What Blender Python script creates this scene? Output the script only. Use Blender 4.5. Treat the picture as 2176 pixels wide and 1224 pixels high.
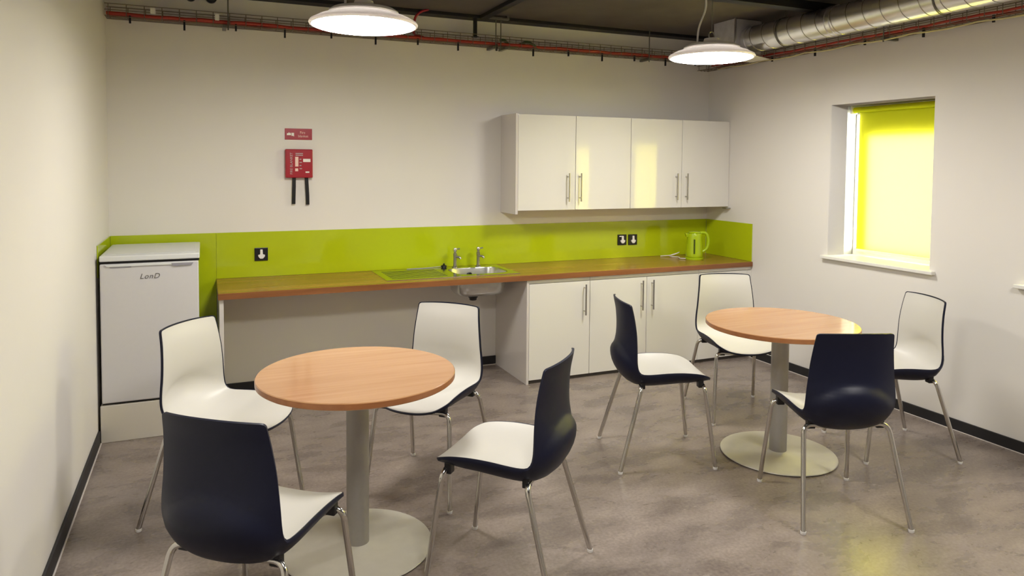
import bpy, bmesh, math
import numpy as np
from mathutils import Vector, Matrix

# ------------------------------------------------------------------ clear
for o in list(bpy.data.objects): bpy.data.objects.remove(o)
S = bpy.context.scene
COL = S.collection

# ------------------------------------------------------------------ camera
F_PX, CX, CY = 1511.5, 1079.2, 417.9
yaw, pitch, roll = 0.4049, 0.0453, 0.0073
fw = Vector((math.sin(yaw), math.cos(yaw), 0)); rt = Vector((math.cos(yaw), -math.sin(yaw), 0)); up = Vector((0, 0, 1))
f2 = fw*math.cos(pitch) - up*math.sin(pitch); u2 = up*math.cos(pitch) + fw*math.sin(pitch)
r3 = rt*math.cos(roll) + u2*math.sin(roll); u3 = u2*math.cos(roll) - rt*math.sin(roll)
cd = bpy.data.cameras.new('camera'); cam = bpy.data.objects.new('camera', cd); COL.objects.link(cam)
m = Matrix((r3, u3, -f2)).transposed().to_4x4(); m.translation = Vector((0.5601, -5.1981, 1.5915))
cam.matrix_world = m
cd.sensor_width = 36; cd.lens = F_PX*36/2176
cd.shift_x = (1088-CX)/2176; cd.shift_y = (CY-612)/2176
cd.clip_start = 0.05
S.camera = cam

# ------------------------------------------------------------------ world, exposure
W_ = bpy.data.worlds.new('daylight'); S.world = W_; W_.use_nodes = True
bg = W_.node_tree.nodes['Background']; bg.inputs[0].default_value = (1.0, 0.97, 0.88, 1); bg.inputs[1].default_value = 30.0
LAMP_STRENGTH = 48.0
LAMP_COLOR = (1.0, 0.965, 0.915, 1)
vs = S.view_settings
vs.view_transform = 'Standard'; vs.look = 'None'; vs.gamma = 1; vs.use_curve_mapping = False; vs.exposure = 0.1

# ------------------------------------------------------------------ materials
def srgb(r, g, b):
    f = lambda c: (c/255/12.92) if c/255 <= .04045 else ((c/255+.055)/1.055)**2.4
    return (f(r), f(g), f(b), 1)
MATS = {}
def mat(name, col, rough=.5, metal=0., spec=.5, coat=0., noise=None, bump=None, coat_rough=.05, aniso=0):
    """noise=(scale, amount, stretch): mottles the base colour; bump=(scale, strength)"""
    M = bpy.data.materials.new(name); M.use_nodes = True; nt = M.node_tree
    b = nt.nodes['Principled BSDF']
    b.inputs['Base Color'].default_value = col; b.inputs['Roughness'].default_value = rough
    b.inputs['Metallic'].default_value = metal; b.inputs['Specular IOR Level'].default_value = spec
    b.inputs['Coat Weight'].default_value = coat; b.inputs['Coat Roughness'].default_value = coat_rough
    tc = nt.nodes.new('ShaderNodeTexCoord')
    if noise:
        mp = nt.nodes.new('ShaderNodeMapping'); mp.inputs['Scale'].default_value = noise[2] if len(noise) > 2 else (1, 1, 1)
        nz = nt.nodes.new('ShaderNodeTexNoise'); nz.inputs['Scale'].default_value = noise[0]; nz.inputs['Detail'].default_value = 6
        rp = nt.nodes.new('ShaderNodeValToRGB')
        a = noise[1]; c = col
        rp.color_ramp.elements[0].position = .3; rp.color_ramp.elements[1].position = .7
        rp.color_ramp.elements[0].color = (c[0]*(1-a), c[1]*(1-a), c[2]*(1-a), 1)
        rp.color_ramp.elements[1].color = (min(1, c[0]*(1+a)), min(1, c[1]*(1+a)), min(1, c[2]*(1+a)), 1)
        nt.links.new(tc.outputs['Object'], mp.inputs[0]); nt.links.new(mp.outputs[0], nz.inputs[0])
        nt.links.new(nz.outputs[0], rp.inputs[0]); nt.links.new(rp.outputs[0], b.inputs['Base Color'])
    if bump:
        n2 = nt.nodes.new('ShaderNodeTexNoise'); n2.inputs['Scale'].default_value = bump[0]; n2.inputs['Detail'].default_value = 4
        bp = nt.nodes.new('ShaderNodeBump'); bp.inputs['Strength'].default_value = bump[1]; bp.inputs['Distance'].default_value = .01
        nt.links.new(tc.outputs['Object'], n2.inputs[0]); nt.links.new(n2.outputs[0], bp.inputs['Height'])
        nt.links.new(bp.outputs[0], b.inputs['Normal'])
    MATS[name] = M
    return M
def wood(name, c1, c2, axis, rough, grain=1., coat=0.):
    M = mat(name, c1, rough, coat=coat); nt = M.node_tree; b = nt.nodes['Principled BSDF']
    tc = [n for n in nt.nodes if n.type == 'TEX_COORD'][0]
    mp = nt.nodes.new('ShaderNodeMapping'); mp.inputs['Scale'].default_value = (1.2, 22, 22) if axis == 'x' else (22, 1.2, 22)
    nz = nt.nodes.new('ShaderNodeTexNoise'); nz.inputs['Scale'].default_value = 2.2*grain; nz.inputs['Detail'].default_value = 7; nz.inputs['Distortion'].default_value = .6
    n2 = nt.nodes.new('ShaderNodeTexNoise'); n2.inputs['Scale'].default_value = .5; n2.inputs['Detail'].default_value = 3
    ad = nt.nodes.new('ShaderNodeMath'); ad.operation = 'ADD'
    ml = nt.nodes.new('ShaderNodeMath'); ml.operation = 'MULTIPLY'; ml.inputs[1].default_value = .5
    rp = nt.nodes.new('ShaderNodeValToRGB'); rp.color_ramp.elements[0].position = .36; rp.color_ramp.elements[1].position = .64
    rp.color_ramp.elements[0].color = c1; rp.color_ramp.elements[1].color = c2
    L = nt.links.new
    L(tc.outputs['Object'], mp.inputs[0]); L(mp.outputs[0], nz.inputs[0]); L(mp.outputs[0], n2.inputs[0])
    L(nz.outputs[0], ad.inputs[0]); L(n2.outputs[0], ad.inputs[1]); L(ad.outputs[0], ml.inputs[0]); L(ml.outputs[0], rp.inputs[0]); L(rp.outputs[0], b.inputs['Base Color'])
    return M

mat('wall', (.80, .768, .715, 1), .62, spec=.25, noise=(1.2, .012), bump=(220, .03))
mat('ceiling', srgb(92, 86, 80), .8, spec=.2, noise=(3, .15))
mat('black_steel', srgb(14, 13, 15), .55)
mat('dark_joint', srgb(30, 28, 27), .8)
mat('skirting', srgb(34, 33, 34), .55, noise=(8, .1))
mat('sealant', srgb(205, 196, 188), .6)
mat('lime', srgb(180, 196, 22), .09, spec=.5, noise=(1.5, .02))
mat('gloss_white', srgb(228, 225, 217), .06, spec=.5, coat=.25, coat_rough=.02)
mat('carcass_white', srgb(222, 218, 209), .35)
mat('panel_white', srgb(214, 208, 202), .18)
mat('fridge_white', srgb(208, 206, 207), .32, noise=(40, .008), bump=(300, .04))
mat('fridge_lid', srgb(220, 222, 220), .3)
mat('fridge_grey', srgb(150, 148, 156), .35)
mat('logo', srgb(105, 101, 97), .4)
mat('plinth_white', srgb(214, 208, 196), .5)
mat('black_plastic', srgb(15, 14, 17), .35)
mat('white_plastic', srgb(236, 234, 230), .35)
mat('chrome', (.78, .76, .74, 1), .13, metal=1)
mat('leg_chrome', (.62, .60, .57, 1), .16, metal=1)
mat('steel', (.66, .66, .63, 1), .24, metal=1)
mat('steel_plate', (.60, .62, .58, 1), .14, metal=1)
mat('plinth_grey', srgb(78, 72, 66), .6)
mat('steel_dark', (.42, .41, .38, 1), .3, metal=1)
mat('nickel', (.50, .48, .45, 1), .22, metal=1)
mat('galvanised', (.92, .92, .95, 1), .28, metal=1, noise=(9, .04, (1, 1, 1)))
mat('galvanised_box', (.60, .60, .63, 1), .45, metal=.25, noise=(18, .10))
mat('wire', srgb(118, 108, 92), .45, metal=.4)
mat('rod', srgb(120, 118, 108), .4, metal=.7)
mat('red_cable', srgb(166, 50, 34), .5)
mat('crimson_cable', srgb(150, 12, 38), .4)
mat('green_cable', srgb(70, 92, 50), .5)
mat('pale_cable', srgb(196, 186, 140), .5)
mat('lamp_metal', srgb(226, 220, 216), .35, metal=.1)
mat('lamp_cap', srgb(236, 232, 230), .4)
mat('white_cord', srgb(226, 222, 218), .45)
mat('signal_red', srgb(160, 18, 34), .3)
mat('print_white', srgb(240, 238, 225), .5)
mat('print_pink', srgb(240, 205, 190), .5)
mat('print_grey', srgb(176, 168, 166), .5)
mat('strap', srgb(16, 14, 14), .7)
mat('chair_navy', srgb(17, 20, 42), .45, spec=.3)
mat('chair_white', srgb(208, 205, 197), .42, spec=.4)
mat('table_grey', srgb(156, 152, 146), .42, metal=.25, noise=(60, .02))
mat('table_base', srgb(206, 202, 188), .40, metal=.15, noise=(20, .03))
mat('kettle_lime', srgb(170, 196, 14), .25, coat=.3)
mat('kettle_window', srgb(70, 82, 20), .15)
mat('upvc', srgb(236, 234, 226), .3)
mat('white_sheet', srgb(226, 222, 206), .5)
wood('beech', srgb(178, 130, 88), srgb(193, 148, 106), 'x', .2, .7, .2)
wood('beech_edge', srgb(146, 92, 54), srgb(164, 108, 66), 'x', .3)
wood('oak_top', srgb(134, 92, 42), srgb(168, 122, 62), 'x', .22, 1.)
wood('oak_front', srgb(124, 76, 40), srgb(146, 94, 54), 'x', .35, 1.)

def floor_mat():
    M = mat('vinyl_floor', (.2, .18, .16, 1), .33, spec=.42); nt = M.node_tree; b = nt.nodes['Principled BSDF']; L = nt.links.new
    tc = [n for n in nt.nodes if n.type == 'TEX_COORD'][0]
    mp = nt.nodes.new('ShaderNodeMapping'); mp.inputs['Rotation'].default_value = (0, 0, .5); mp.inputs['Scale'].default_value = (1, 2.0, 1)
    n1 = nt.nodes.new('ShaderNodeTexNoise'); n1.inputs['Scale'].default_value = 3.0; n1.inputs['Detail'].default_value = 9; n1.inputs['Roughness'].default_value = .58; n1.inputs['Distortion'].default_value = .25
    n2 = nt.nodes.new('ShaderNodeTexNoise'); n2.inputs['Scale'].default_value = 70; n2.inputs['Detail'].default_value = 5
    r1 = nt.nodes.new('ShaderNodeValToRGB'); e = r1.color_ramp.elements
    e[0].position = .28; e[0].color = srgb(110, 99, 91); e[1].position = .72; e[1].color = srgb(155, 142, 132)
    mx = nt.nodes.new('ShaderNodeMixRGB'); mx.blend_type = 'OVERLAY'; mx.inputs[0].default_value = .45
    L(tc.outputs['Object'], mp.inputs[0]); L(mp.outputs[0], n1.inputs[0]); L(tc.outputs['Object'], n2.inputs[0])
    L(n1.outputs[0], r1.inputs[0]); L(r1.outputs[0], mx.inputs[1]); L(n2.outputs[0], mx.inputs[2]); L(mx.outputs[0], b.inputs['Base Color'])
    rr = nt.nodes.new('ShaderNodeMapRange'); rr.inputs['To Min'].default_value = .20; rr.inputs['To Max'].default_value = .36
    L(n1.outputs[0], rr.inputs[0]); L(rr.outputs[0], b.inputs['Roughness'])
floor_mat()
def emit_mat():
    M = bpy.data.materials.new('lamp_diffuser'); M.use_nodes = True; nt = M.node_tree
    b = nt.nodes['Principled BSDF']; b.inputs['Base Color'].default_value = (.9, .9, .9, 1)
    b.inputs['Emission Color'].default_value = LAMP_COLOR; b.inputs['Emission Strength'].default_value = LAMP_STRENGTH
    MATS['lamp_diffuser'] = M
emit_mat()
def acrylic(name, k):
    nt = MATS[name].node_tree; out = nt.nodes['Material Output']; b = nt.nodes['Principled BSDF']
    mx = nt.nodes.new('ShaderNodeMixShader'); mx.inputs[0].default_value = k; t = nt.nodes.new('ShaderNodeBsdfTranslucent'); t.inputs[0].default_value = (.95, .88, .84, 1)
    nt.links.new(b.outputs[0], mx.inputs[1]); nt.links.new(t.outputs[0], mx.inputs[2]); nt.links.new(mx.outputs[0], out.inputs[0])
acrylic('lamp_metal', .010)
def blind_mat():
    M = bpy.data.materials.new('blind_fabric'); M.use_nodes = True; nt = M.node_tree; nt.nodes.clear()
    out = nt.nodes.new('ShaderNodeOutputMaterial'); mx = nt.nodes.new('ShaderNodeMixShader'); mx.inputs[0].default_value = .45
    d = nt.nodes.new('ShaderNodeBsdfDiffuse'); t = nt.nodes.new('ShaderNodeBsdfTranslucent')
    d.inputs[0].default_value = (.74, .84, .03, 1); t.inputs[0].default_value = (.62, .525, .062, 1)
    tc = nt.nodes.new('ShaderNodeTexCoord'); n = nt.nodes.new('ShaderNodeTexNoise'); n.inputs['Scale'].default_value = 400
    bp = nt.nodes.new('ShaderNodeBump'); bp.inputs['Strength'].default_value = .05
    nt.links.new(tc.outputs['Object'], n.inputs[0]); nt.links.new(n.outputs[0], bp.inputs['Height']); nt.links.new(bp.outputs[0], d.inputs['Normal'])
    nt.links.new(d.outputs[0], mx.inputs[1]); nt.links.new(t.outputs[0], mx.inputs[2]); nt.links.new(mx.outputs[0], out.inputs[0])
    MATS['blind_fabric'] = M
blind_mat()
def glass_mat():
    M = bpy.data.materials.new('pane_glass'); M.use_nodes = True; nt = M.node_tree; nt.nodes.clear()
    out = nt.nodes.new('ShaderNodeOutputMaterial'); mx = nt.nodes.new('ShaderNodeMixShader'); mx.inputs[0].default_value = .06
    t = nt.nodes.new('ShaderNodeBsdfTransparent'); t.inputs[0].default_value = (.94, .97, .95, 1); g = nt.nodes.new('ShaderNodeBsdfGlossy'); g.inputs['Roughness'].default_value = .02
    nt.links.new(t.outputs[0], mx.inputs[1]); nt.links.new(g.outputs[0], mx.inputs[2]); nt.links.new(mx.outputs[0], out.inputs[0])
    MATS['pane_glass'] = M
glass_mat()

# ------------------------------------------------------------------ mesh helpers
ORG = {}
def bx(bm, x0, x1, y0, y1, z0, z1):
    v = [bm.verts.new((x, y, z)) for z in (z0, z1) for y in (y0, y1) for x in (x0, x1)]
    for f in ((0, 2, 3, 1), (4, 5, 7, 6), (0, 1, 5, 4), (2, 6, 7, 3), (0, 4, 6, 2), (1, 3, 7, 5)): bm.faces.new([v[i] for i in f])
def tube(bm, pts, r, n=10, cap=True, radii=None):
    pts = [Vector(p) for p in pts]; rings = []; prev = None
    for i, p in enumerate(pts):
        a = pts[max(i-1, 0)]; c = pts[min(i+1, len(pts)-1)]; t = (c-a).normalized()
        if prev is None:
            h = Vector((0, 0, 1)) if abs(t.z) < .9 else Vector((1, 0, 0)); u = t.cross(h).normalized()
        else: u = (prev - t*prev.dot(t)).normalized()
        prev = u; w = t.cross(u); rr = radii[i] if radii else r
        rings.append([bm.verts.new(p + (u*math.cos(2*math.pi*k/n) + w*math.sin(2*math.pi*k/n))*rr) for k in range(n)])
    for a, b in zip(rings, rings[1:]):
        for k in range(n): bm.faces.new((a[k], a[(k+1) % n], b[(k+1) % n], b[k]))
    if cap:
        bm.faces.new(list(reversed(rings[0]))); bm.faces.new(rings[-1])
def lathe(bm, prof, c=(0, 0, 0), n=48):
    """prof: (r, z) list from bottom to top around a vertical axis"""
    rings = []
    for r, z in prof:
        if r < 1e-6: rings.append([bm.verts.new((c[0], c[1], c[2]+z))])
        else: rings.append([bm.verts.new((c[0]+r*math.cos(2*math.pi*k/n), c[1]+r*math.sin(2*math.pi*k/n), c[2]+z)) for k in range(n)])
    for a, b in zip(rings, rings[1:]):
        for k in range(n):
            k2 = (k+1) % n
            if len(a) == 1 and len(b) == 1: continue
            if len(a) == 1: bm.faces.new((a[0], b[k2], b[k]))
            elif len(b) == 1: bm.faces.new((a[k], a[k2], b[0]))
            else: bm.faces.new((a[k], a[k2], b[k2], b[k]))
def prism(bm, poly, to3, d):
    """poly 2-D points; to3(u, v, w) -> 3-D; extruded by d along w"""
    a = [bm.verts.new(to3(u, v, 0)) for u, v in poly]; b = [bm.verts.new(to3(u, v, d)) for u, v in poly]; n = len(poly)
    bm.faces.new(list(reversed(a))); bm.faces.new(b)
    for i in range(n): bm.faces.new((a[i], a[(i+1) % n], b[(i+1) % n], b[i]))
def fillet(pts, r, n=5):
    """rounds the inner corners of a polyline"""
    pts = [Vector(p) for p in pts]; out = [pts[0]]
    for a, p, c in zip(pts, pts[1:], pts[2:]):
        d1 = (a-p).normalized(); d2 = (c-p).normalized(); k = min(r, (a-p).length*.49, (c-p).length*.49)
        s, e = p+d1*k, p+d2*k
        for i in range(n+1):
            t = i/n; out.append(s*(1-t)**2 + p*2*t*(1-t) + e*t*t)
    out.append(pts[-1]); return out
def rrect(w, h, r, n=5):
    o = []
    for cx, cy, a0 in ((w/2-r, h/2-r, 0), (-w/2+r, h/2-r, 90), (-w/2+r, -h/2+r, 180), (w/2-r, -h/2+r, 270)):
        for i in range(n+1):
            a = math.radians(a0+90*i/n); o.append((cx+r*math.cos(a), cy+r*math.sin(a)))
    return o
def finish(bm, name, bevel=0, ang=38):
    bmesh.ops.recalc_face_normals(bm, faces=bm.faces[:])
    if bevel:
        ed = [e for e in bm.edges if len(e.link_faces) == 2 and e.calc_face_angle(0) > math.radians(40)]
        nf = bmesh.ops.bevel(bm, geom=ed, offset=bevel, segments=2, profile=.5, affect='EDGES', clamp_overlap=True)['faces']
    for f in bm.faces: f.smooth = not bevel
    for e in bm.edges:
        if len(e.link_faces) == 2 and e.calc_face_angle(0) > math.radians(ang): e.smooth = False
    me = bpy.data.meshes.new(name); bm.to_mesh(me); bm.free(); return me
def link(name, me, m, parent=None):
    if m and not me.materials: me.materials.append(MATS[m])
    o = bpy.data.objects.new(name, me); COL.objects.link(o)
    if parent: o.parent = parent
    return o
def obj(name, bm, m, parent=None, bevel=0, ang=38, label=None):
    """mesh given in world coordinates; moved into the parent's frame"""
    if parent is not None:
        og = ORG.get(parent.name, Vector())
        bmesh.ops.translate(bm, verts=bm.verts[:], vec=-og); 
    o = link(name, finish(bm, name, bevel, ang), m, parent)
    ORG[o.name] = ORG.get(parent.name, Vector()) if parent is not None else Vector()
    if label: o['label'] = label
    return o
def tag(o, label, cat, group=None):
    o['label'] = label; o['category'] = cat
    if group: o['group'] = group
    return o
def thing(name, label, cat, loc, group=None):
    o = bpy.data.objects.new(name, None); COL.objects.link(o); o.location = loc; o.empty_display_size = .1
    ORG[o.name] = Vector(loc); tag(o, label, cat, group); return o
def boxobj(name, b, m, parent=None, bevel=.002, label=None):
    bm = bmesh.new(); bx(bm, *b); return obj(name, bm, m, parent, bevel, label=label)
def tubeobj(name, pts, r, m, parent=None, n=10, label=None):
    bm = bmesh.new(); tube(bm, pts, r, n); return obj(name, bm, m, parent, label=label)
def struct(o, label=None, cat=None):
    o['kind'] = 'structure'
    if label: o['label'] = label
    if cat: o['category'] = cat
    return o
def copy_tree(o, parent=None):
    c = o.copy(); COL.objects.link(c)
    if parent: c.parent = parent
    for ch in list(o.children): copy_tree(ch, c)
    return c
def text_mesh(txt, size, shear=0, extrude=.0004, space=1.0):
    cu = bpy.data.curves.new('lettering', 'FONT'); cu.body = txt; cu.size = size; cu.shear = shear; cu.extrude = extrude
    cu.align_x = 'CENTER'; cu.align_y = 'CENTER'; cu.space_character = space; cu.resolution_u = 3
    t = bpy.data.objects.new('lettering', cu); COL.objects.link(t)
    dg = bpy.context.evaluated_depsgraph_get(); me = bpy.data.meshes.new_from_object(t.evaluated_get(dg))
    bpy.data.objects.remove(t); bpy.data.curves.remove(cu); me.materials.clear(); return me
def lettering(name, txt, size, c, m, parent, rotz=0, tilt=90, spin=0, shear=0, space=1.0):
    """flat lettering facing -y"""
    me = text_mesh(txt, size, shear, space=space)
    me.transform(Matrix.Rotation(math.radians(90), 4, 'X') @ Matrix.Rotation(math.radians(spin), 4, 'Z'))
    og = ORG.get(parent.name, Vector()); me.transform(Matrix.Translation(Vector(c)-og))
    return link(name, me, m, parent)

# ------------------------------------------------------------------ room dimensions
W = 4.745; YF = -7.2; ZC = 2.72; WT = .32
H = .80; T = .039; D = .606
WIN = [(-1.367, -2.159), (-2.722, -3.514)]; WZ0, WZ1 = .944, 2.036

# ------------------------------------------------------------------ structure
struct(boxobj('floor', (-.12, W+WT, YF-.12, .12, -.1, 0), 'vinyl_floor', bevel=0), 'grey brown mottled vinyl floor', 'floor')
struct(boxobj('wall_left', (-.12, 0, YF, 0, 0, ZC), 'wall', bevel=0), 'cream painted wall beside the fridge', 'wall')
struct(boxobj('wall_back', (-.12, W+WT, 0, .12, 0, ZC), 'wall', bevel=0), 'cream painted wall behind the kitchen counter', 'wall')
struct(boxobj('wall_front', (-.12, W+WT, YF-.12, YF, 0, ZC), 'wall', bevel=0), 'cream painted wall behind the viewer', 'wall')
bm = bmesh.new()
ys = sorted([0, YF] + [y for w in WIN for y in w]); zs = [0, WZ0, WZ1, ZC]
for i in range(len(ys)-1):
    for k in range(3):
        if k == 1 and any(abs(ys[i]-w[1]) < 1e-6 for w in WIN): continue
        bx(bm, W, W+WT, ys[i], ys[i+1], zs[k], zs[k+1])
bmesh.ops.remove_doubles(bm, verts=bm.verts[:], dist=1e-5)
seen = {}
for f in bm.faces[:]:
    seen.setdefault(tuple(sorted(v.index for v in f.verts)), []).append(f)
bm.verts.index_update()
seen = {}
for f in bm.faces[:]: seen.setdefault(tuple(sorted(v.index for v in f.verts)), []).append(f)
bmesh.ops.delete(bm, geom=[f for l in seen.values() if len(l) > 1 for f in l], context='FACES')
struct(obj('wall_right', bm, 'wall'), 'pale painted wall with the window openings', 'wall')
struct(boxobj('ceiling', (-.12, W+WT, YF-.12, .12, ZC, ZC+.1), 'ceiling', bevel=0), 'dark grey exposed ceiling', 'ceiling')
# black beams and panel joints under the ceiling
for n_, (b, l) in enumerate((((0, W, -.11, -.001, 2.695, ZC), 'black steel beam along the top of the back wall'),
               ((0, W, -1.50, -1.42, 2.66, ZC), 'black steel beam crossing the ceiling above the pendant lamps'),
               ((2.50, 2.56, -1.42, -.11, 2.69, ZC), 'black steel joist running out from the back wall'),
               ((0, W, -3.3, -3.2, 2.66, ZC), 'black steel beam crossing the ceiling over the room'))):
    struct(boxobj('trim_%d' % (n_+1), b, 'black_steel', bevel=.003), l, 'beam')
def skirting(name, b, sb, lab):
    o = struct(boxobj(name, b, 'skirting', bevel=.003), lab, 'baseboard')
    boxobj('sealant_bead', sb, 'sealant', o, bevel=.002)
skirting('baseboard_left', (0, .012, YF, -.675, 0, .075), (.012, .019, YF, -.675, 0, .006), 'dark grey skirting strip along the left wall')
skirting('baseboard_right', (W-.012, W, YF, -.612, 0, .068), (W-.019, W-.012, YF, -.612, 0, .006), 'dark grey skirting strip below the windows')
skirting('baseboard_back', (.668, 2.6886, -.012, 0, 0, .07), (.668, 2.6886, -.018, -.012, 0, .006), 'dark grey skirting strip under the worktop')

# windows
def window(i, y1, y0, lab):
    fx0, fx1 = W+.25, W+.274
    bm = bmesh.new()
    fl, ftop, fb = .13, .225, .05
    bx(bm, fx0, fx1, y0, y0+.06, WZ0, WZ1); bx(bm, fx0, fx1, y1-fl, y1-.045, WZ0, WZ1); bx(bm, fx0, fx1, y1-.008, y1, WZ0, WZ1)
    bx(bm, fx0, fx1, y1-.045, y1-.008, WZ0, WZ0+fb); bx(bm, fx0, fx1, y1-.045, y1-.008, WZ1-.06, WZ1)
    bx(bm, fx0, fx1, y0+.06, y1-fl, WZ0, WZ0+fb); bx(bm, fx0, fx1, y0+.06, y1-fl, WZ1-ftop, WZ1)
    o = struct(obj('window_%d' % i, bm, 'upvc'), lab, 'window')
    boxobj('pane', (fx0+.010, fx0+.016, y0+.06, y1-fl, WZ0+fb, WZ1-ftop), 'pane_glass', o, 0)
    boxobj('pane', (fx0+.010, fx0+.016, y1-.045, y1-.008, WZ0+fb, WZ1-.06), 'pane_glass', o, 0)
    boxobj('window_sill', (W-.035, W+.25, y0-.04, y1+.04, WZ0-.022, WZ0+.001), 'upvc', o, .004)
window(1, *WIN[0], 'deep set white framed window nearest the kitchen corner')
window(2, *WIN[1], 'white framed window cut off at the right edge of the photo')
def blind(y1, y0, lab):
    t = thing('roller_blind', lab, 'blind', (W+.2, (y0+y1)/2, WZ0), 'lime roller blinds in the window recesses')
    tubeobj('roller_tube', [(W+.209, y0+.02, WZ1-.03), (W+.209, y1-.02, WZ1-.03)], .02, 'blind_fabric', t, 16)
    bm = bmesh.new(); bm.faces.new([bm.verts.new((W+.228, y, z)) for y, z in ((y0+.02, WZ0+.045), (y1-.047, WZ0+.045), (y1-.047, WZ1-.03), (y0+.02, WZ1-.03))]); obj('fabric', bm, 'blind_fabric', t)
    boxobj('hem_bar', (W+.224, W+.233, y0+.02, y1-.047, WZ0+.03, WZ0+.048), 'upvc', t, .002)
    for y in (y0+.006, y1-.018): boxobj('bracket', (W+.180, W+.240, y, y+.012, WZ1-.058, WZ1-.002), 'upvc', t, .002)
blind(*WIN[0], 'lime green roller blind glowing with daylight in the window nearest the corner')
blind(*WIN[1], 'lime green roller blind in the window cut off at the right edge')

# ------------------------------------------------------------------ splashbacks
def splash(b, lab): return tag(boxobj('splashback', b, 'lime', None, .001), lab, 'splashback', 'lime green splashback panels')
splash((.0075, .636, -.007, -.001, .072, 1.113), 'tall lime green splashback panel behind the fridge')
splash((.637, W-.0075, -.007, -.001, H+.0005, 1.113), 'long lime green splashback panel behind the sink and kettle')
splash((.001, .007, -.592, -.008, .93, 1.113), 'narrow lime green splashback panel on the left wall beside the fridge')
splash((W-.007, W-.001, -.592, -.008, H+.0005, 1.113), 'short lime green splashback panel on the right wall beside the kettle')

# ------------------------------------------------------------------ worktop (with the sink cut-out)
SX0, SX1, SY0, SY1 = 2.21, 2.64, -.46, -.115
bm = bmesh.new()
xs = [.636, SX0, SX1, W-.006]; yy = [-D, SY0, SY1, -.006]
for z in (H-T, H):
    V = {(i, j): bm.verts.new((xs[i], yy[j], z)) for i in range(4) for j in range(4)}
    for i in range(3):
        for j in range(3):
            if (i, j) != (1, 1): bm.faces.new((V[i, j], V[i+1, j], V[i+1, j+1], V[i, j+1]))
bm.verts.ensure_lookup_table()
lo = bm.verts[:16]; hi = bm.verts[16:]
def idx(i, j): return i*4+j
loop = [(0, 0), (1, 0), (2, 0), (3, 0), (3, 1), (3, 2), (3, 3), (2, 3), (1, 3), (0, 3), (0, 2), (0, 1)]
lo, hi = list(lo), list(hi)
for a, b in zip(loop, loop[1:]+loop[:1]): bm.faces.new((lo[idx(*a)], lo[idx(*b)], hi[idx(*b)], hi[idx(*a)]))
hl = [(1, 1), (2, 1), (2, 2), (1, 2)]
for a, b in zip(hl, hl[1:]+hl[:1]): bm.faces.new((lo[idx(*a)], lo[idx(*b)], hi[idx(*b)], hi[idx(*a)]))
wt = thing('worktop', 'long oak effect worktop running from the fridge to the right wall', 'worktop', (.636, -D, H-T))
obj('top', bm, 'oak_top', wt)
boxobj('front_edging', (.636, W-.006, -D-.0015, -D, H-T, H-.003), 'oak_front', wt, 0)
boxobj('end_edging', (.6345, .636, -D, -.006, H-T, H-.003), 'oak_front', wt, 0)
ep = tag(boxobj('end_panel', (.641, .666, -.588, -.001, 0, H-T), 'panel_white', None, .0015), 'white end panel holding up the left end of the worktop', 'panel')

# ------------------------------------------------------------------ base cabinets
def handle(x, z0, z1, yf, parent):
    h = tubeobj('handle', [(x, yf-.032, z0), (x, yf-.032, z1)], .0062, 'nickel', parent, 12, label='brushed metal bar handle')
    for z in (z0+.028, z1-.028): tubeobj('handle_post', [(x, yf, z), (x, yf-.032, z)], .0045, 'nickel', h, 8)
def base_unit(x0, x1, doors, lab, end=False, filler=0):
    t = thing('base_cabinet', lab, 'cabinet', (x0, -.57, 0), 'white base cabinets under the worktop')
    if end: boxobj('end_panel', (x0, x0+.018, -.592, -.001, 0, H-T), 'panel_white', t, .001)
    xb = x0+.018 if end else x0
    boxobj('carcass', (xb+.0005, x1-.0005, -.570, -.013, .06, H-T), 'carcass_white', t, .001)
    boxobj('plinth', (xb+.0005, x1-.0005, -.566, -.54, 0, .06), 'plinth_grey', t, 0)
    boxobj('top_rail', (xb+.001, x1-.001, -.586, -.5705, .733, H-T), 'gloss_white', t, .001)
    for a, b, hx in doors:
        d = boxobj('door', (a+.0018, b-.0018, -.590, -.571, .028, .729), 'gloss_white', t, .0018)
        if hx: handle(hx, .478, .708, -.590, d)
    if filler: boxobj('filler_strip', (x1-filler+.002, x1-.001, -.588, -.571, .028, .729), 'gloss_white', t, .001)
base_unit(2.6886, 3.2085, [(2.7075, 3.2085, 3.158)], 'white single door base cabinet right of the sink knee space', True)
base_unit(3.2085, 4.2055, [(3.2085, 3.7125, 3.659), (3.7125, 4.2055, 3.756)], 'white two door base cabinet with paired bar handles below the sockets')
base_unit(4.2055, W-.001, [(4.2055, 4.7, 4.25)], 'white base cabinet in the corner behind the chair below the kettle', False, .045)

# ------------------------------------------------------------------ wall cabinets
C0, CZ0, CZ1, CD = 2.725, 1.244, 1.974, .291
def wall_unit(x0, x1, doors, lab, end=False):
    t = thing('wall_cabinet', lab, 'cabinet', (x0, -CD, CZ0), 'white wall cabinets above the splashback')
    xb = x0+.02 if end else x0
    if end: boxobj('end_panel', (x0, x0+.02, -CD-.001, -.001, CZ0-.03, CZ1+.003), 'panel_white', t, .001)
    boxobj('carcass', (xb+.0005, x1-.0005, -CD+.020, -.001, CZ0, CZ1), 'carcass_white', t, .001)
    for a, b, hx in doors:
        d = boxobj('door', (a+.0018, b-.0018, -CD, -CD+.019, CZ0-.003, CZ1-.002), 'gloss_white', t, .0018)
        handle(hx, 1.306, 1.527, -CD, d)
    return t
wall_unit(C0, 3.744, [(2.745, 3.238, 3.168), (3.238, 3.744, 3.274)], 'white gloss two door wall cabinet with the exposed side panel', True)
wu = wall_unit(3.744, W-.001, [(3.744, 4.246, 4.186), (4.246, W-.001, 4.287)], 'white gloss two door wall cabinet against the right wall')
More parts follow.
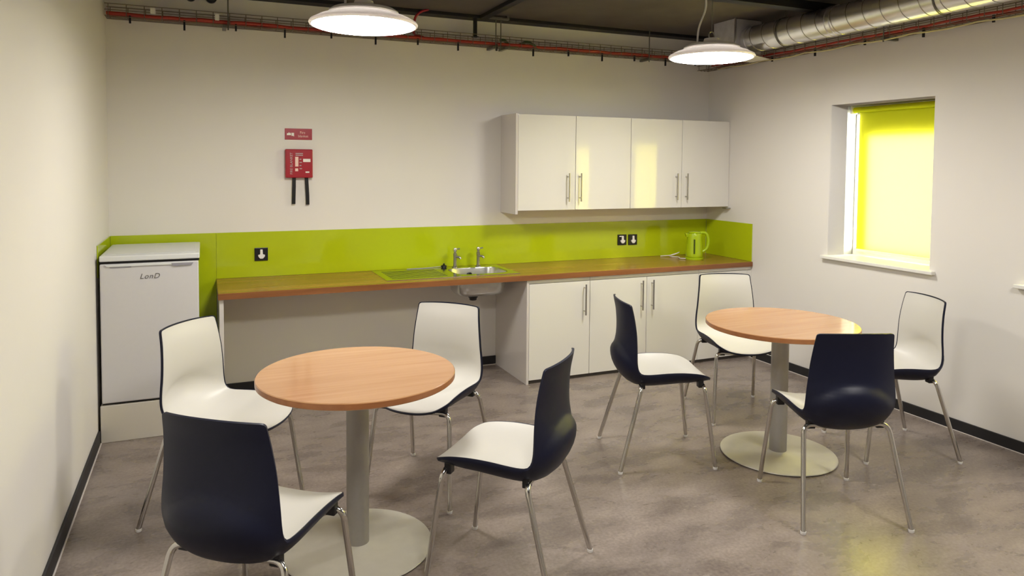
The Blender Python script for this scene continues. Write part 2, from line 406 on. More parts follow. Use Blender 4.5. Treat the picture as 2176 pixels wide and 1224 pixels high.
boxobj('corner_bracket', (W-.05, W-.002, -CD-.03, -CD+.02, CZ0-.02, CZ0-.012), 'steel_dark', wu, .001)

# ------------------------------------------------------------------ sink
sk = thing('kitchen_sink', 'inset stainless steel sink with a drainer on its left', 'sink', (2.17, -.29, H))
def bowl_loop(w, h, r, cx, cy, z, n=40):
    o = []
    for k in range(n):
        a = 2*math.pi*k/n; c, s = math.cos(a), math.sin(a); p = 2/4.2
        o.append(Vector((cx+math.copysign(abs(c)**p, c)*w/2, cy+math.copysign(abs(s)**p, s)*h/2, z)))
    return o
bcx, bcy = (SX0+SX1)/2, (SY0+SY1)/2
N = 40
inner = bowl_loop(SX1-SX0-.03, SY1-SY0-.03, 0, bcx, bcy, H+.0035, N)
px0, px1, py0, py1 = 1.69, 2.672, -.505, -.035
def on_rect(p, z):
    d = Vector((p.x-bcx, p.y-bcy)); ts = []
    if d.x > 1e-9: ts.append((px1-bcx)/d.x)
    if d.x < -1e-9: ts.append((px0-bcx)/d.x)
    if d.y > 1e-9: ts.append((py1-bcy)/d.y)
    if d.y < -1e-9: ts.append((py0-bcy)/d.y)
    t = min(ts); return Vector((bcx+d.x*t, bcy+d.y*t, z))
bm = bmesh.new()
# plate: the rectangular rim around the bowl
outer = []
for p in inner: outer.append(on_rect(p, H+.0035))
corners = [Vector((px1, py1, H+.0035)), Vector((px0, py1, H+.0035)), Vector((px0, py0, H+.0035)), Vector((px1, py0, H+.0035))]
for c in corners:
    k = min(range(N), key=lambda i: (outer[i]-c).length); outer[k] = c
vi = [bm.verts.new(p) for p in inner]; vo = [bm.verts.new(p) for p in outer]; vd = [bm.verts.new((p.x, p.y, H)) for p in outer]
for k in range(N):
    k2 = (k+1) % N
    bm.faces.new((vi[k], vo[k], vo[k2], vi[k2])); bm.faces.new((vo[k], vd[k], vd[k2], vo[k2]))
obj('rim_plate', bm, 'steel_plate', sk)
bm = bmesh.new()
lv = [(0, 1.0), (-.008, .985), (-.09, .95), (-.14, .90), (-.163, .80), (-.172, .6), (-.174, .2)]
def shell_rings(off):
    R = []
    for dz, s in lv:
        R.append([bm.verts.new((bcx+(p.x-bcx)*s+ (off*(1 if p.x > bcx else -1) if off else 0), bcy+(p.y-bcy)*s, p.z+dz-(off*.6 if dz < -.1 else 0))) for p in inner])
    for a, b in zip(R, R[1:]):
        for k in range(N): bm.faces.new((a[k], a[(k+1) % N], b[(k+1) % N], b[k]))
    bm.faces.new(R[-1]); return R
A_ = shell_rings(0); B_ = shell_rings(.004)
for k in range(N): bm.faces.new((A_[0][k], A_[0][(k+1) % N], B_[0][(k+1) % N], B_[0][k]))
obj('bowl', bm, 'steel', sk, ang=60)
for k in range(7):
    y = -.44+k*.052; bm = bmesh.new(); tube(bm, [(1.74, y, H+.0035), (2.14, y, H+.0035)], .0018, 6); obj('drainer_ridge', bm, 'steel_plate', sk)
bm = bmesh.new(); prism(bm, [(.016*math.cos(a*math.pi/8), .016*math.sin(a*math.pi/8)) for a in range(16)], lambda u, v, w: (bcx-.01+u, SY1-.034-w, H-.045+v), .004)
obj('overflow', bm, 'black_plastic', sk, label='round black overflow cover in the back of the bowl')
bm = bmesh.new(); lathe(bm, [(0, -.212), (.024, -.212), (.028, -.206), (.028, -.196), (.036, -.190), (.036, -.176), (0, -.176)], (2.385, -.30, H), 20)
obj('waste_trap', bm, 'black_plastic', sk)
# sink plug on the rim
pg = thing('sink_plug', 'small black rubber plug lying behind the sink by the taps', 'plug', (2.24, -.05, H+.0035))
bm = bmesh.new(); lathe(bm, [(0, 0), (.018, 0), (.022, .008), (.022, .014), (.006, .022), (.006, .03), (0, .031)], (2.24, -.05, H+.0035), 18)
obj('stopper', bm, 'black_plastic', pg)
bm = bmesh.new(); tube(bm, [(2.24, -.05, H+.034), (2.235, -.045, H+.012), (2.12, -.045, H+.006), (1.95, -.05, H+.006)], .0025, 6); obj('chain', bm, 'steel_dark', pg)
def tap(x, y, lab):
    t = thing('pillar_tap', lab, 'tap', (x, y, H+.0035), 'chrome pillar taps behind the sink'); z = H+.0035
    bm = bmesh.new(); lathe(bm, [(0, 0), (.022, 0), (.022, .006), (.014, .012), (.0125, .03), (.0125, .085), (.014, .09), (.014, .108), (.010, .113), (.010, .124), (0, .124)], (x, y, z), 20); obj('body', bm, 'steel_dark', t)
    bm = bmesh.new(); tube(bm, fillet([(x, y, z+.083), (x+.030, y-.028, z+.080), (x+.034, y-.032, z+.066)], .008), .0085, 10); obj('spout', bm, 'steel_dark', t)
    bm = bmesh.new(); lathe(bm, [(0, .124), (.013, .124), (.0155, .13), (.0155, .145), (.012, .151), (0, .152)], (x, y, z), 16); h = obj('head', bm, 'chrome', t)
    bm = bmesh.new(); tube(bm, [(x, y, z+.139), (x+.036, y-.006, z+.143)], .005, 8); obj('lever', bm, 'steel_dark', h)
tap(2.318, -.083, 'left chrome pillar tap behind the sink bowl')
tap(2.507, -.083, 'right chrome pillar tap behind the sink bowl')

# ------------------------------------------------------------------ sockets
def socket(x, z, lab, extra=False):
    t = thing('wall_socket', lab, 'socket', (x, -.006, z), 'black switched sockets on the splashback')
    boxobj('plate', (x-.044, x+.044, -.016, -.0065, z-.045, z+.045), 'black_plastic', t, .003)
    to3 = lambda u, v, w: (x+u, -.016-w, z+v)
    bm = bmesh.new(); prism(bm, [(-.008, .034), (-.008, .0), (-.022, -.004), (-.020, -.016), (-.008, -.030), (.010, -.030), (.022, -.016), (.024, -.004), (.010, 0), (.008, .034)], to3, .012)
    obj('plug_top', bm, 'white_plastic', t, .002)
    if extra:
        bm = bmesh.new(); prism(bm, [(-.030, .034), (-.030, .026), (-.006, .026), (-.006, .034)], to3, .006); obj('rocker_switch', bm, 'white_plastic', t, .001)
socket(.925, .957, 'black wall socket alone on the splashback near the fridge')
socket(3.848, .955, 'left of the paired black wall sockets near the kettle', True)
socket(3.955, .953, 'right of the paired black wall sockets near the kettle')

# ------------------------------------------------------------------ kettle
kx, ky = 4.375, -.31
kt = thing('jug_kettle', 'lime green jug kettle standing in the worktop corner', 'kettle', (kx, ky, H))
bm = bmesh.new()
prof = [(.070, .022), (.072, .026), (.071, .05), (.068, .10), (.064, .15), (.061, .19), (.060, .215), (.057, .222), (.0, .224)]
lathe(bm, [(0, .022)]+prof, (kx, ky, H), 32); obj('body', bm, 'kettle_lime', kt)
bm = bmesh.new(); lathe(bm, [(0, 0), (.074, 0), (.076, .004), (.076, .016), (.07, .020), (0, .020)], (kx, ky, H), 32); obj('power_base', bm, 'kettle_lime', kt)
bm = bmesh.new(); lathe(bm, [(0, .223), (.050, .223), (.052, .228), (.046, .236), (.02, .240), (0, .240)], (kx, ky, H), 28); obj('lid', bm, 'kettle_lime', kt)
hd = Vector((math.cos(-.42), math.sin(-.42), 0)); kc = Vector((kx, ky, H))
bm = bmesh.new(); tube(bm, fillet([kc+hd*.045+Vector((0, 0, .226)), kc+hd*.098+Vector((0, 0, .228)), kc+hd*.122+Vector((0, 0, .165)), kc+hd*.108+Vector((0, 0, .09)), kc+hd*.064+Vector((0, 0, .062))], .05, 6), .0125, 10); obj('handle', bm, 'kettle_lime', kt)
bm = bmesh.new(); prism(bm, [(-.022, .19), (.022, .19), (.028, .222), (-.028, .222)], lambda u, v, w: tuple(kc - hd*(.050+w*(1+(v-.19)*10)) + Vector((-hd.y*u, hd.x*u, v))), .022); obj('spout', bm, 'kettle_lime', kt, .003)
wd = Vector((math.cos(-2.22), math.sin(-2.22), 0))
bm = bmesh.new(); tube(bm, [kc+wd*.0695+Vector((0, 0, .055)), kc+wd*.067+Vector((0, 0, .10)), kc+wd*.0615+Vector((0, 0, .175))], .007, 8); obj('water_window', bm, 'kettle_window', kt)
bm = bmesh.new(); tube(bm, fillet([(kx-.07, ky+.02, H+.008), (kx-.11, ky+.06, H+.006), (kx-.05, ky+.13, H+.006), (kx-.12, ky+.19, H+.006), (kx-.06, ky+.24, H+.012), (kx-.02, ky+.20, H+.03), (kx-.05, ky+.13, H+.05), (kx-.10, ky+.16, H+.02), (kx-.17, ky+.24, H+.006)], .04), .004, 8); obj('cord', bm, 'white_cord', kt)

# ------------------------------------------------------------------ fridge on its plinth
pl = tag(boxobj('fridge_plinth', (.0135, .545, -.672, -.008, 0, .212), 'plinth_white', None, .003), 'white boxed plinth raising the fridge off the floor', 'plinth')
fr = thing('undercounter_fridge', 'small white fridge standing on a plinth in the left corner', 'fridge', (.28, -.65, .212))
boxobj('cabinet', (.028, .524, -.635, -.06, .216, 1.028), 'fridge_white', fr, .004)
boxobj('base_strip', (.024, .528, -.650, -.06, .2125, .222), 'dark_joint', fr, 0)
boxobj('door_seal', (.026, .526, -.642, -.634, .226, 1.027), 'dark_joint', fr, 0)
dr = boxobj('door', (.0225, .530, -.676, -.642, .225, 1.016), 'fridge_white', fr, .007)
lid = boxobj('lid', (.0215, .536, -.682, -.055, 1.030, 1.062), 'fridge_lid', fr, .006)
boxobj('lid_inset', (.045, .512, -.62, -.075, 1.0621, 1.0645), 'fridge_lid', fr, .001)
boxobj('hinge_gap', (.022, .534, -.665, -.06, 1.0165, 1.0295), 'dark_joint', fr, 0)
bm = bmesh.new(); prism(bm, [(.06, 1.000), (.49, 1.000), (.505, 1.013), (.045, 1.013)], lambda u, v, w: (u, -.676-w, v), .007); obj('handle_lip', bm, 'fridge_lid', dr, .002)
bm = bmesh.new(); prism(bm, [(.40, .992), (.495, .996), (.502, 1.009), (.385, 1.009)], lambda u, v, w: (u, -.6832-w, v), .002); obj('handle_recess', bm, 'fridge_grey', dr, .0005)
bm = bmesh.new(); prism(bm, [(.075, .994), (.18, .994), (.18, 1.000), (.07, 1.000)], lambda u, v, w: (u, -.677-w, v), .002); obj('handle_recess', bm, 'fridge_grey', dr, .0005)
lettering('logo', 'LonD', .042, (.272, -.6775, .938), 'logo', dr, shear=.3, space=1.1)

# ------------------------------------------------------------------ fire blanket and its sign
fs = thing('fire_sign', 'small red fire blanket sign on the back wall', 'sign', (1.18, -.001, 1.753))
boxobj('plate', (1.088, 1.273, -.004, -.0005, 1.754, 1.832), 'signal_red', fs, .001)
bm = bmesh.new(); prism(bm, [(1.101, 1.785), (1.103, 1.800), (1.110, 1.797), (1.115, 1.806), (1.122, 1.799), (1.128, 1.803), (1.130, 1.785)], lambda u, v, w: (u, -.004-w, v), .0006); obj('pictogram', bm, 'print_white', fs)
bm = bmesh.new(); prism(bm, [(1.133, 1.780), (1.133, 1.802), (1.150, 1.802), (1.150, 1.776), (1.142, 1.781)], lambda u, v, w: (u, -.004-w, v), .0006); obj('pictogram', bm, 'print_white', fs)
lettering('lettering', 'Fire', .024, (1.208, -.0042, 1.804), 'print_pink', fs)
lettering('lettering', 'blanket', .024, (1.212, -.0042, 1.779), 'print_pink', fs)
fb = thing('fire_blanket', 'red fire blanket case with two black pull straps on the wall', 'fire blanket', (1.18, -.001, 1.486))
boxobj('case', (1.087, 1.272, -.042, -.0005, 1.487, 1.687), 'signal_red', fb, .006)
lettering('lettering', 'FIRE BLANKET', .024, (1.127, -.0425, 1.587), 'print_grey', fb, spin=90)
boxobj('instruction_block', (1.152, 1.174, -.0428, -.0418, 1.566, 1.634), 'print_pink', fb, 0)
boxobj('instruction_block', (1.152, 1.172, -.0428, -.0418, 1.533, 1.553), 'print_pink', fb, 0)
boxobj('white_label', (1.206, 1.256, -.0428, -.0418, 1.598, 1.620), 'print_white', fb, 0)
boxobj('white_label', (1.222, 1.248, -.0428, -.0418, 1.522, 1.532), 'print_white', fb, 0)
for k in range(4): boxobj('print_line', (1.181, 1.198-.004*(k % 2), -.0427, -.0418, 1.548+k*.022, 1.554+k*.022), 'print_grey', fb, 0)
for k in range(2): boxobj('print_line', (1.155, 1.205, -.0427, -.0418, 1.654-k*.012, 1.660-k*.012), 'print_grey', fb, 0)
for x, dx, z1 in ((1.146, -.004, 1.302), (1.230, .008, 1.297)):
    bm = bmesh.new()
    rows = [(1.495, 0, -.022), (1.43, dx*.3, -.030), (1.36, dx*.8, -.026), (z1, dx, -.020)]
    vv = []
    for z, ox, y in rows: vv.append([bm.verts.new((x+ox+sx*.0125, y+oy, z)) for sx, oy in ((-1, -.0015), (1, -.0015), (1, .0015), (-1, .0015))])
    for a, b in zip(vv, vv[1:]):
        for k in range(4): bm.faces.new((a[k], a[(k+1) % 4], b[(k+1) % 4], b[k]))
    bm.faces.new(vv[0]); bm.faces.new(vv[-1]); obj('pull_strap', bm, 'strap', fb)

# ------------------------------------------------------------------ round tables
def round_table(cx, cy, lab):
    t = thing('round_table', lab, 'table', (cx, cy, 0), 'round cafe tables on grey pedestals')
    bm = bmesh.new(); lathe(bm, [(0, .7105), (.396, .7105), (.400, .714), (.400, .7345), (.397, .7375), (0, .7375)], (cx, cy, 0), 96)
    o = obj('tabletop', bm, 'beech', t, ang=30); o.data.materials.append(MATS['beech_edge'])
    for f in o.data.polygons:
        if abs(f.normal.z) < .5: f.material_index = 1
    bm = bmesh.new(); lathe(bm, [(0, .012), (.046, .012), (.046, .695), (0, .695)], (cx, cy, 0), 40); obj('pedestal_pole', bm, 'table_grey', t)
    bm = bmesh.new(); lathe(bm, [(0, .694), (.13, .694), (.14, .700), (.14, .710), (0, .710)], (cx, cy, 0), 40); obj('mounting_plate', bm, 'table_grey', t)
    bm = bmesh.new(); lathe(bm, [(0, .003), (.302, .003), (.307, .006), (.305, .010), (.29, .013), (.06, .019), (.052, .023), (0, .023)], (cx, cy, 0), 72); obj('base_disc', bm, 'table_base', t)
    bm = bmesh.new(); lathe(bm, [(0, 0), (.290, 0), (.290, .003), (0, .003)], (cx, cy, 0), 48); obj('base_glide', bm, 'black_plastic', t)
round_table(1.135, -2.30, 'larger looking round beech table in the left foreground')
round_table(3.475, -2.225, 'round beech table near the window on the right')

# ------------------------------------------------------------------ shell chairs
CEN = np.array([(.262, .438), (.240, .452), (.17, .468), (.08, .466), (0, .459), (-.08, .455), (-.14, .460), (-.187, .480), (-.214, .515), (-.225, .56), (-.221, .605), (-.209, .655), (-.206, .72), (-.211, .79), (-.223, .845), (-.227, .868)])
EDG = np.array([(.234, .474), (.216, .484), (.16, .499), (.08, .508), (0, .509), (-.07, .505), (-.115, .503), (-.146, .507), (-.162, .525), (-.169, .56), (-.170, .605), (-.170, .655), (-.173, .72), (-.182, .79), (-.193, .845), (-.197, .862)])
WID = np.array([.187, .193, .200, .205, .207, .207, .205, .203, .202, .201, .198, .193, .187, .179, .173, .170])
def spl(A, t):
    A = np.asarray(A, float); n = len(A); i = int(min(max(math.floor(t), 0), n-2)); f = t-i
    p1, p2 = A[i], A[i+1]; p0 = A[i-1] if i > 0 else 2*p1-p2; p3 = A[i+2] if i+2 < n else 2*p2-p1
    return .5*((2*p1)+(p2-p0)*f+(2*p0-5*p1+4*p2-p3)*f*f+(3*p1-p0-3*p2+p3)*f**3)
def sstep(x): x = min(max(x, 0), 1); return x*x*(3-2*x)
def surf(t, ue):
    c, e, w = spl(CEN, t), spl(EDG, t), float(spl(WID, t))
    k = abs(ue)**2.3
    x, z = c*(1-k)+e*k
    if t > 7:
        zb = .632-.075*ue*ue
        x -= .008*sstep((zb-z)/.03)*sstep((z-.47)/.07)*(1-ue*ue)
    return np.array([x, ue*w, z])
def bulge(t, ue, z):
    e = sstep((.640-.085*ue*ue-z)/.055)
    seat = .040*sstep(t/2.6)*(1-sstep((t-5.5)/3.0))
    return (seat+.013*e*sstep((t-5.5)/3.0))*(1-abs(ue)**(6 if t < 7 else 4))
def shell(inset, off_f, off_b, nu=26, deep=0):
    tm = np.linspace(0, 15, 400); ed = np.array([surf(t, 1.) for t in tm]); sl = np.concatenate([[0], np.cumsum(np.linalg.norm(np.diff(ed, axis=0), axis=1))])
    Lt = sl[-1]
    ss = sorted(set([inset+(Lt-2*inset)*k/52 for k in range(53)] + [inset+d for d in (.002, .005, .009, .014, .02, .028)] + [Lt-inset-d for d in (.0012, .003, .006, .010, .015)]))
    rows = []
    for s in ss:
        t = float(np.interp(s, sl, tm)); w = float(spl(WID, t)); hw = w-inset
        r = .055; a = s-inset
        if a < r: hw -= r-math.sqrt(max(r*r-(r-a)**2, 0))
        r = .010; a = Lt-inset-s
        if a < r: hw -= r-math.sqrt(max(r*r-(r-a)**2, 0))
        row = []
        for k in range(nu+1):
            u = -1+2*k/nu; u = math.copysign(1-(1-abs(u))**1.25, u) if u else 0
            ue = u*hw/w; P = surf(t, ue); h = 1e-3
            du = surf(t, min(ue+h, 1.05))-surf(t, ue-h); dv = surf(min(t+h*5, 15), ue)-surf(max(t-h*5, 0), ue)
            n = np.cross(dv, du); n = n/(np.linalg.norm(n)+1e-12)
            row.append((P, n, bulge(t, ue, P[2])*deep))
        rows.append(row)
    sgn = 1 if rows[len(rows)//4][nu//2][1][2] > 0 else -1
    bm = bmesh.new()
    A = [[bm.verts.new(P+n*sgn*off_f) for P, n, g in r] for r in rows]; B = [[bm.verts.new(P+n*sgn*(off_b-g)) for P, n, g in r] for r in rows]
    nr = len(rows)
    for i in range(nr-1):
        for k in range(nu):
            bm.faces.new((A[i][k], A[i][k+1], A[i+1][k+1], A[i+1][k])); bm.faces.new((B[i][k], B[i+1][k], B[i+1][k+1], B[i][k+1]))
    for i in range(nr-1):
        for k in (0, nu): bm.faces.new((A[i][k], A[i+1][k], B[i+1][k], B[i][k]))
    for k in range(nu):
        for i in (0, nr-1): bm.faces.new((A[i][k], A[i][k+1], B[i][k+1], B[i][k]))
    return bm
def make_chair():
    t = thing('shell_chair', '', 'chair', (0, 0, 0), 'two-tone shell chairs around the tables')
    obj('outer_shell', shell(0, 0, -.009, deep=1), 'chair_navy', t, ang=55, label='dark navy outer face of the shell')
    obj('inner_shell', shell(.0045, .0012, -.004), 'chair_white', t, ang=55, label='white inner face of the shell')
    zc = .428
    for s, n in ((1, 'front'), (-1, 'rear')):
        xt = .185 if s > 0 else -.135
        xf, yf = (.249, .224) if s > 0 else (-.264, .241)
        for sy in (1, -1):
            lg = tubeobj('leg', fillet([(xt, sy*.08, zc), (xt+s*.008, sy*.194, zc+.012), (xf, sy*yf, .012)], .045, 7), .0108, 'leg_chrome', t, 12)
            bm = bmesh.new(); lathe(bm, [(0, 0), (.011, 0), (.0125, .003), (.0125, .013), (0, .014)], (xf, sy*yf, 0), 14); obj('foot_cap', bm, 'white_plastic', lg)
            xm = xt-.002*s
            bm = bmesh.new(); bx(bm, xm-.014, xm+.014, sy*.158-.018, sy*.158+.018, .418, .462); obj('mount', bm, 'black_plastic', t, .004)
        tubeobj('crossbar', [(xt, -.081, zc), (xt, .081, zc)], .0106, 'leg_chrome', t, 12)
    return t
proto = make_chair()
CH = [((.705, -2.87, 51.2), 'shell chair with its dark back to us, closest in the left foreground'),
      ((.645, -1.807, -40), 'white faced shell chair standing just in front of the fridge'),
      ((1.588, -1.846, -134), 'white faced shell chair behind the left table, below the sink'),
      ((1.651, -2.688, 134.8), 'shell chair showing its dark side at the right of the foreground table'),
      ((2.846, -1.971, -17.5), 'shell chair in side view at the left of the far table'),
      ((3.716, -1.588, -109.2), 'white faced shell chair behind the far table, against the corner cabinet'),
      ((3.252, -2.773, 69.5), 'shell chair with its dark back to us in front of the far table'),
      ((4.122, -2.388, 160.3), 'white faced shell chair at the far right beside the window wall')]
for i, ((x, y, a), lab) in enumerate(CH):
    o = proto if i == 0 else copy_tree(proto)
    o.location = (x, y, 0); o.rotation_euler = (0, 0, math.radians(a)); o['label'] = lab

# ------------------------------------------------------------------ pendant lamps
def make_lamp():
    t = thing('pendant_lamp', '', 'lamp', (0, 0, 0), 'round white pendant lamps')
    bm = bmesh.new(); lathe(bm, [(0, -.022), (.08, -.021), (.15, -.018), (.21, -.012), (.24, -.006), (.2485, .001), (.2485, .004), (0, .004)], (0, 0, 0), 64); obj('diffuser', bm, 'lamp_diffuser', t, ang=60)
    bm = bmesh.new(); lathe(bm, [(.249, -.003), (.258, -.001), (.262, .006), (.257, .015), (.222, .034), (.172, .050), (.160, .054), (0, .0545)], (0, 0, 0), 64); obj('shade', bm, 'lamp_metal', t, ang=30)
    bm = bmesh.new(); lathe(bm, [(0, .055), (.166, .055), (.170, .060), (.166, .068), (.150, .078), (.070, .092), (.05, .096), (.045, .118), (0, .12)], (0, 0, 0), 48); obj('driver_housing', bm, 'lamp_cap', t)
    bm = bmesh.new(); tube(bm, [(.022*math.cos(a), 0, .138+.022*math.sin(a)) for a in np.linspace(0, 2*math.pi, 17)], .004, 6, cap=False); obj('hook', bm, 'steel_dark', t)
    bm = bmesh.new(); tube(bm, [(0, 0, .158), (0, 0, ZC-2.262)], .003, 6); obj('suspension_wire', bm, 'steel_dark', t)
    bm = bmesh.new(); lathe(bm, [(0, -.03), (.045, -.03), (.05, -.02), (.05, 0), (0, 0)], (0, 0, ZC-2.262), 24); obj('ceiling_rose', bm, 'white_plastic', t)
    bm = bmesh.new(); tube(bm, fillet([(-.085, .03, .085), (-.08, .03, .18), (-.02, .03, .31), (-.035, .02, .40), (-.02, 0, ZC-2.262)], .06, 6), .006, 8); obj('power_cord', bm, 'white_cord', t)
    return t
lp = make_lamp()
for i, (x, y, lab) in enumerate(((1.289, -1.70, 'round pendant lamp hanging in front of the cable tray, left of the two in view'),
                                 (3.47, -1.60, 'round pendant lamp hanging beside the silver duct'),
                                 (1.29, -4.0, 'added round pendant lamp lighting the near left of the room, unseen'),  # unseen second row, added to light the near part of the room
                                 (3.47, -4.0, 'added round pendant lamp lighting the near right of the room, unseen'))):  # the other added lamp of the unseen row
    o = lp if i == 0 else copy_tree(lp)
    o.location = (x, y, 2.262); o['label'] = lab

# ------------------------------------------------------------------ ventilation duct
DX, DZ, DR = 4.46, 2.565, .098
vd = thing('ventilation_duct', 'silver spiral duct hanging along the right wall under the ceiling', 'duct', (DX, -.83, DZ))
bm = bmesh.new(); n_ = 40
tube(bm, [(DX, -.83, DZ), (DX, -3.4, DZ), (DX, -6.8, DZ)], DR, n_); obj('tube', bm, 'galvanised', vd)
bm = bmesh.new(); pitch_ = .125; turns = int(5.9/pitch_)
tube(bm, [(DX+(DR+.0005)*math.cos(a), -.87-pitch_*a/(2*math.pi), DZ+(DR+.0005)*math.sin(a)) for a in np.linspace(0, 2*math.pi*turns, turns*28)], .0028, 5); obj('spiral_seam', bm, 'steel_dark', vd)
for y in (-.86, -1.62, -1.66, -3.4, -3.44):
    bm = bmesh.new(); tube(bm, [(DX, y+.012, DZ), (DX, y-.012, DZ)], DR+.005, 40); obj('collar', bm, 'galvanised', vd)
boxobj('plenum_box', (4.31, 4.575, -.83, -.585, 2.45, ZC), 'galvanised_box', vd, .004)
for b in ((4.300, 4.583, -.840, -.828, 2.445, 2.46), (4.300, 4.312, -.84, -.575, 2.445, 2.46), (4.306, 4.318, -.838, -.826, 2.45, ZC)): boxobj('flange', b, 'galvanised', vd, .001)
for y in (-1.2, -2.4, -4.2):
    bm = bmesh.new(); tube(bm, [(DX+(DR+.006)*math.cos(a), y, DZ+(DR+.006)*math.sin(a)) for a in np.linspace(0, 2*math.pi, 33)], .004, 5, cap=False); h = obj('hanger_band', bm, 'rod', vd)
    tubeobj('hanger_rod', [(DX, y, DZ+DR), (DX, y, ZC)], .004, 'rod', h, 6)
wp = thing('deflector_plate', 'thin white pointed sheet sticking out under the end of the duct', 'sheet', (4.45, -.82, 2.41))
bm = bmesh.new(); prism(bm, [(4.33, -1.0), (4.59, -.90), (4.60, -.70), (4.33, -.72)], lambda u, v, w: (u, v, 2.418+w), .004); obj('sheet', bm, 'white_sheet', wp)
tubeobj('strut', [(4.40, -.78, 2.422), (4.40, -.78, 2.452)], .006, 'white_sheet', wp, 6)
tubeobj('strut', [(4.54, -.78, 2.422), (4.54, -.78, 2.452)], .006, 'white_sheet', wp, 6)

# ------------------------------------------------------------------ wire cable trays
TZ, TH, TA, TB = 2.492, .075, .035, .145
TZR = 2.432
def tray(axis, a0, a1, lab, rods, name='wire_cable_tray'):
    """axis 'x': along the back wall; 'y': along the right wall"""
    TZ = globals()['TZ'] if axis == 'x' else TZR
    P = (lambda a, d, z: (a, -d, z)) if axis == 'x' else (lambda a, d, z: (W-d, -a, z))
    t = thing(name, lab, 'cable tray', P(a0, TA, TZ), 'wire cable trays under the ceiling')
    for d, z in ((TA, TZ), (TA+.036, TZ), (TA+.073, TZ), (TB, TZ), (TA, TZ+TH*.5), (TB, TZ+TH*.5), (TA, TZ+TH), (TB, TZ+TH)):
        tubeobj('long_wire', [P(a0, d, z), P(a1, d, z)], .0027, 'wire', t, 5)
    first = None; n = int((a1-a0)/.1)
    og = ORG[t.name]
    for k in range(n+1):
        a = a0+.02+k*.1
        if a > a1: break
        if first is None:
            bm = bmesh.new(); tube(bm, [P(a, TA, TZ+TH), P(a, TA, TZ), P(a, TB, TZ), P(a, TB, TZ+TH)], .0027, 5); first = obj('cross_wire', bm, 'wire', t)
        else:
            c = first.copy(); COL.objects.link(c); c.parent = t; c.location = Vector(P(a, 0, 0))-Vector(P(a0+.02, 0, 0))
    for a, d, z1 in rods: tubeobj('hanger_rod', [P(a, d, TZ-.035), P(a, d, z1)], .0045, 'rod', t, 7)
    for a in sorted(set(round(r[0], 1) for r in rods)):
        boxobj('support_channel', (P(a-.012, 0, 0)[0] if axis == 'x' else W-TB-.015, P(a+.012, 0, 0)[0] if axis == 'x' else W-TA+.01, -TB-.015 if axis == 'x' else -a-.012, -TA+.01 if axis == 'x' else -a+.012, TZ-.022, TZ-.004), 'rod', t, .001)
    return t
tray('x', .012, W-.15, 'wire basket cable tray along the top of the back wall', [(.722, .15, 2.72), (2.615, .15, 2.69), (2.655, .15, 2.69), (4.0, .15, 2.72)])
tray('y', .02, 6.6, 'wire basket cable tray along the top of the right wall', [(1.9, .15, 2.72), (3.6, .15, 2.72), (5.4, .15, 2.72)])
bkt = thing('strut_channel', 'short metal strut channel holding the hanger rods near the joist', 'bracket', (2.635, -.15, 2.69)); boxobj('channel', (2.56, 2.72, -.165, -.135, 2.69, 2.706), 'rod', bkt, .001)
boxobj('end_plate', (2.70, 2.72, -.165, -.135, 2.706, ZC), 'rod', bkt, 0)
hp = thing('drop_post', 'black steel post dropping from the joist to the cable tray', 'post', (2.465, -.10, 2.56))
boxobj('post', (2.452, 2.478, -.112, -.088, 2.556, 2.695), 'black_steel', hp, .002)
boxobj('foot_plate', (2.445, 2.485, -.125, -.075, 2.552, 2.556), 'black_steel', hp, 0)
def cable(name, pts, r, m, lab, ties=(), cat='cable'):
    t = thing(name, lab, cat, pts[0], 'cables laid in the wire trays')
    tubeobj('sheath', pts, r, m, t, 8)
    for p, ln in ties: boxobj('cable_tie', (p[0]-.006, p[0]+.006, p[1]-.006, p[1]+.006, p[2]-ln, p[2]+.012), 'black_plastic', t, .001)
    return t
rng = np.random.RandomState(4)
px = np.arange(.02, 4.62, .09)
pa = [(x, -TB+.018+rng.uniform(-.003, .003), TZ+.020+rng.uniform(-.004, .004)) for x in px]
cable('red_cable', pa, .011, 'red_cable', 'thick red cable at the front of the back wall cable tray', [((x, -TB+.018, TZ), .035+.02*(i % 2)) for i, x in enumerate(np.arange(.15, 4.6, .31))])
pb = [(x, -.078+rng.uniform(-.012, .012), TZ+.013+rng.uniform(0, .006)) for x in px]
cable('red_cable', pb, .009, 'red_cable', 'second red cable lying in the middle of the back wall cable tray')
pc = [(x, -.052+rng.uniform(-.006, .006), TZ+.012+rng.uniform(0, .008)) for x in px]
cable('pale_cable', pc, .007, 'pale_cable', 'pale cable at the wall side of the back wall cable tray')
py = np.arange(.19, 6.6, .09)
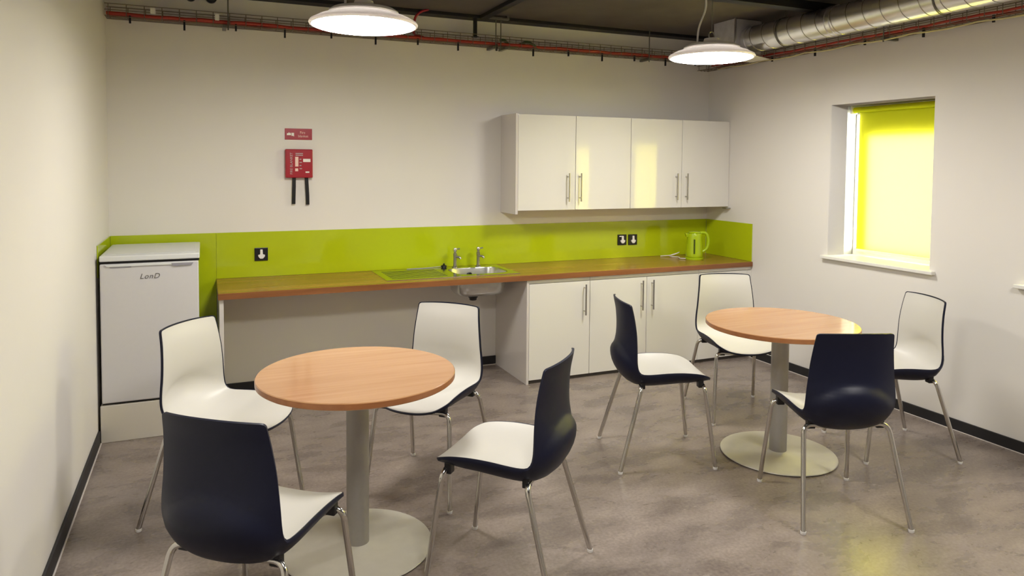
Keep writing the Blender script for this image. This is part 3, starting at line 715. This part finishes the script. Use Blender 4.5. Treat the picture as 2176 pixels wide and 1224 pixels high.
cable('red_cable', [(W-TB+.02+rng.uniform(-.004, .004), -y, TZR+.024+rng.uniform(-.004, .004)) for y in py], .008, 'red_cable', 'red cable at the front of the right wall cable tray', [((W-TB+.02, -y, TZR), .03+.015*(i % 2)) for i, y in enumerate(np.arange(.9, 6.4, .42))])
cable('red_cable', [(W-.075+rng.uniform(-.01, .01), -y, TZR+.012+rng.uniform(0, .005)) for y in py], .008, 'red_cable', 'red cable in the middle of the right wall cable tray')
cable('pale_cable', [(W-TB-.004+rng.uniform(-.002, .002), -y, TZR-.014-.010*abs(math.sin(y*7.5))) for y in np.arange(.3, 6.5, .05)], .005, 'pale_cable', 'pale cable sagging in loops below the right wall cable tray')
cable('green_cable', [(x, -.10+.03*math.sin(x*23), TZ+.03+.02*math.sin(x*31)) for x in np.arange(2.66, 3.05, .015)], .011, 'green_cable', 'coiled green cable bundled in the tray near the hanger rods')
tg = thing('cable_tag', 'white paper tag on the cable tray near the left corner', 'tag', (.28, -.14, TZ+.03), 'white tags on the cable tray'); boxobj('paper', (.266, .296, -.1505, -.149, TZ+.03, TZ+.068), 'print_white', tg, 0)
tg = thing('cable_tag', 'white paper tag on the cable tray beside the first hanger rod', 'tag', (.655, -.14, TZ+.02), 'white tags on the cable tray'); boxobj('paper', (.642, .668, -.1505, -.149, TZ+.022, TZ+.064), 'print_white', tg, 0)
rc = thing('crimson_cable', 'crimson cable dropping from the ceiling beam beside the left lamp', 'cable', (2.0, -.12, ZC)); tubeobj('sheath', fillet([(2.09, -.13, ZC), (2.03, -.125, 2.70), (1.99, -.122, 2.66), (1.98, -.11, TZ+.04), (2.06, -.1, TZ+.03)], .03), .009, 'crimson_cable', rc, 8)
for x, r, lab in ((.497, .048, 'left of the two black pipes entering the wall above the tray'), (.622, .055, 'right of the two black pipes entering the wall above the tray')):
    t = thing('black_pipe', lab, 'pipe', (x, -.1, 2.665+r), 'black pipes entering the back wall')
    z = 2.652+r*.6
    tubeobj('pipe', [(x, -.001, z), (x, -1.38, z)], r*.55, 'black_steel', t, 20)
    tubeobj('lagging_collar', [(x, -.001, z), (x, -.03, z)], r*.66, 'black_plastic', t, 20)
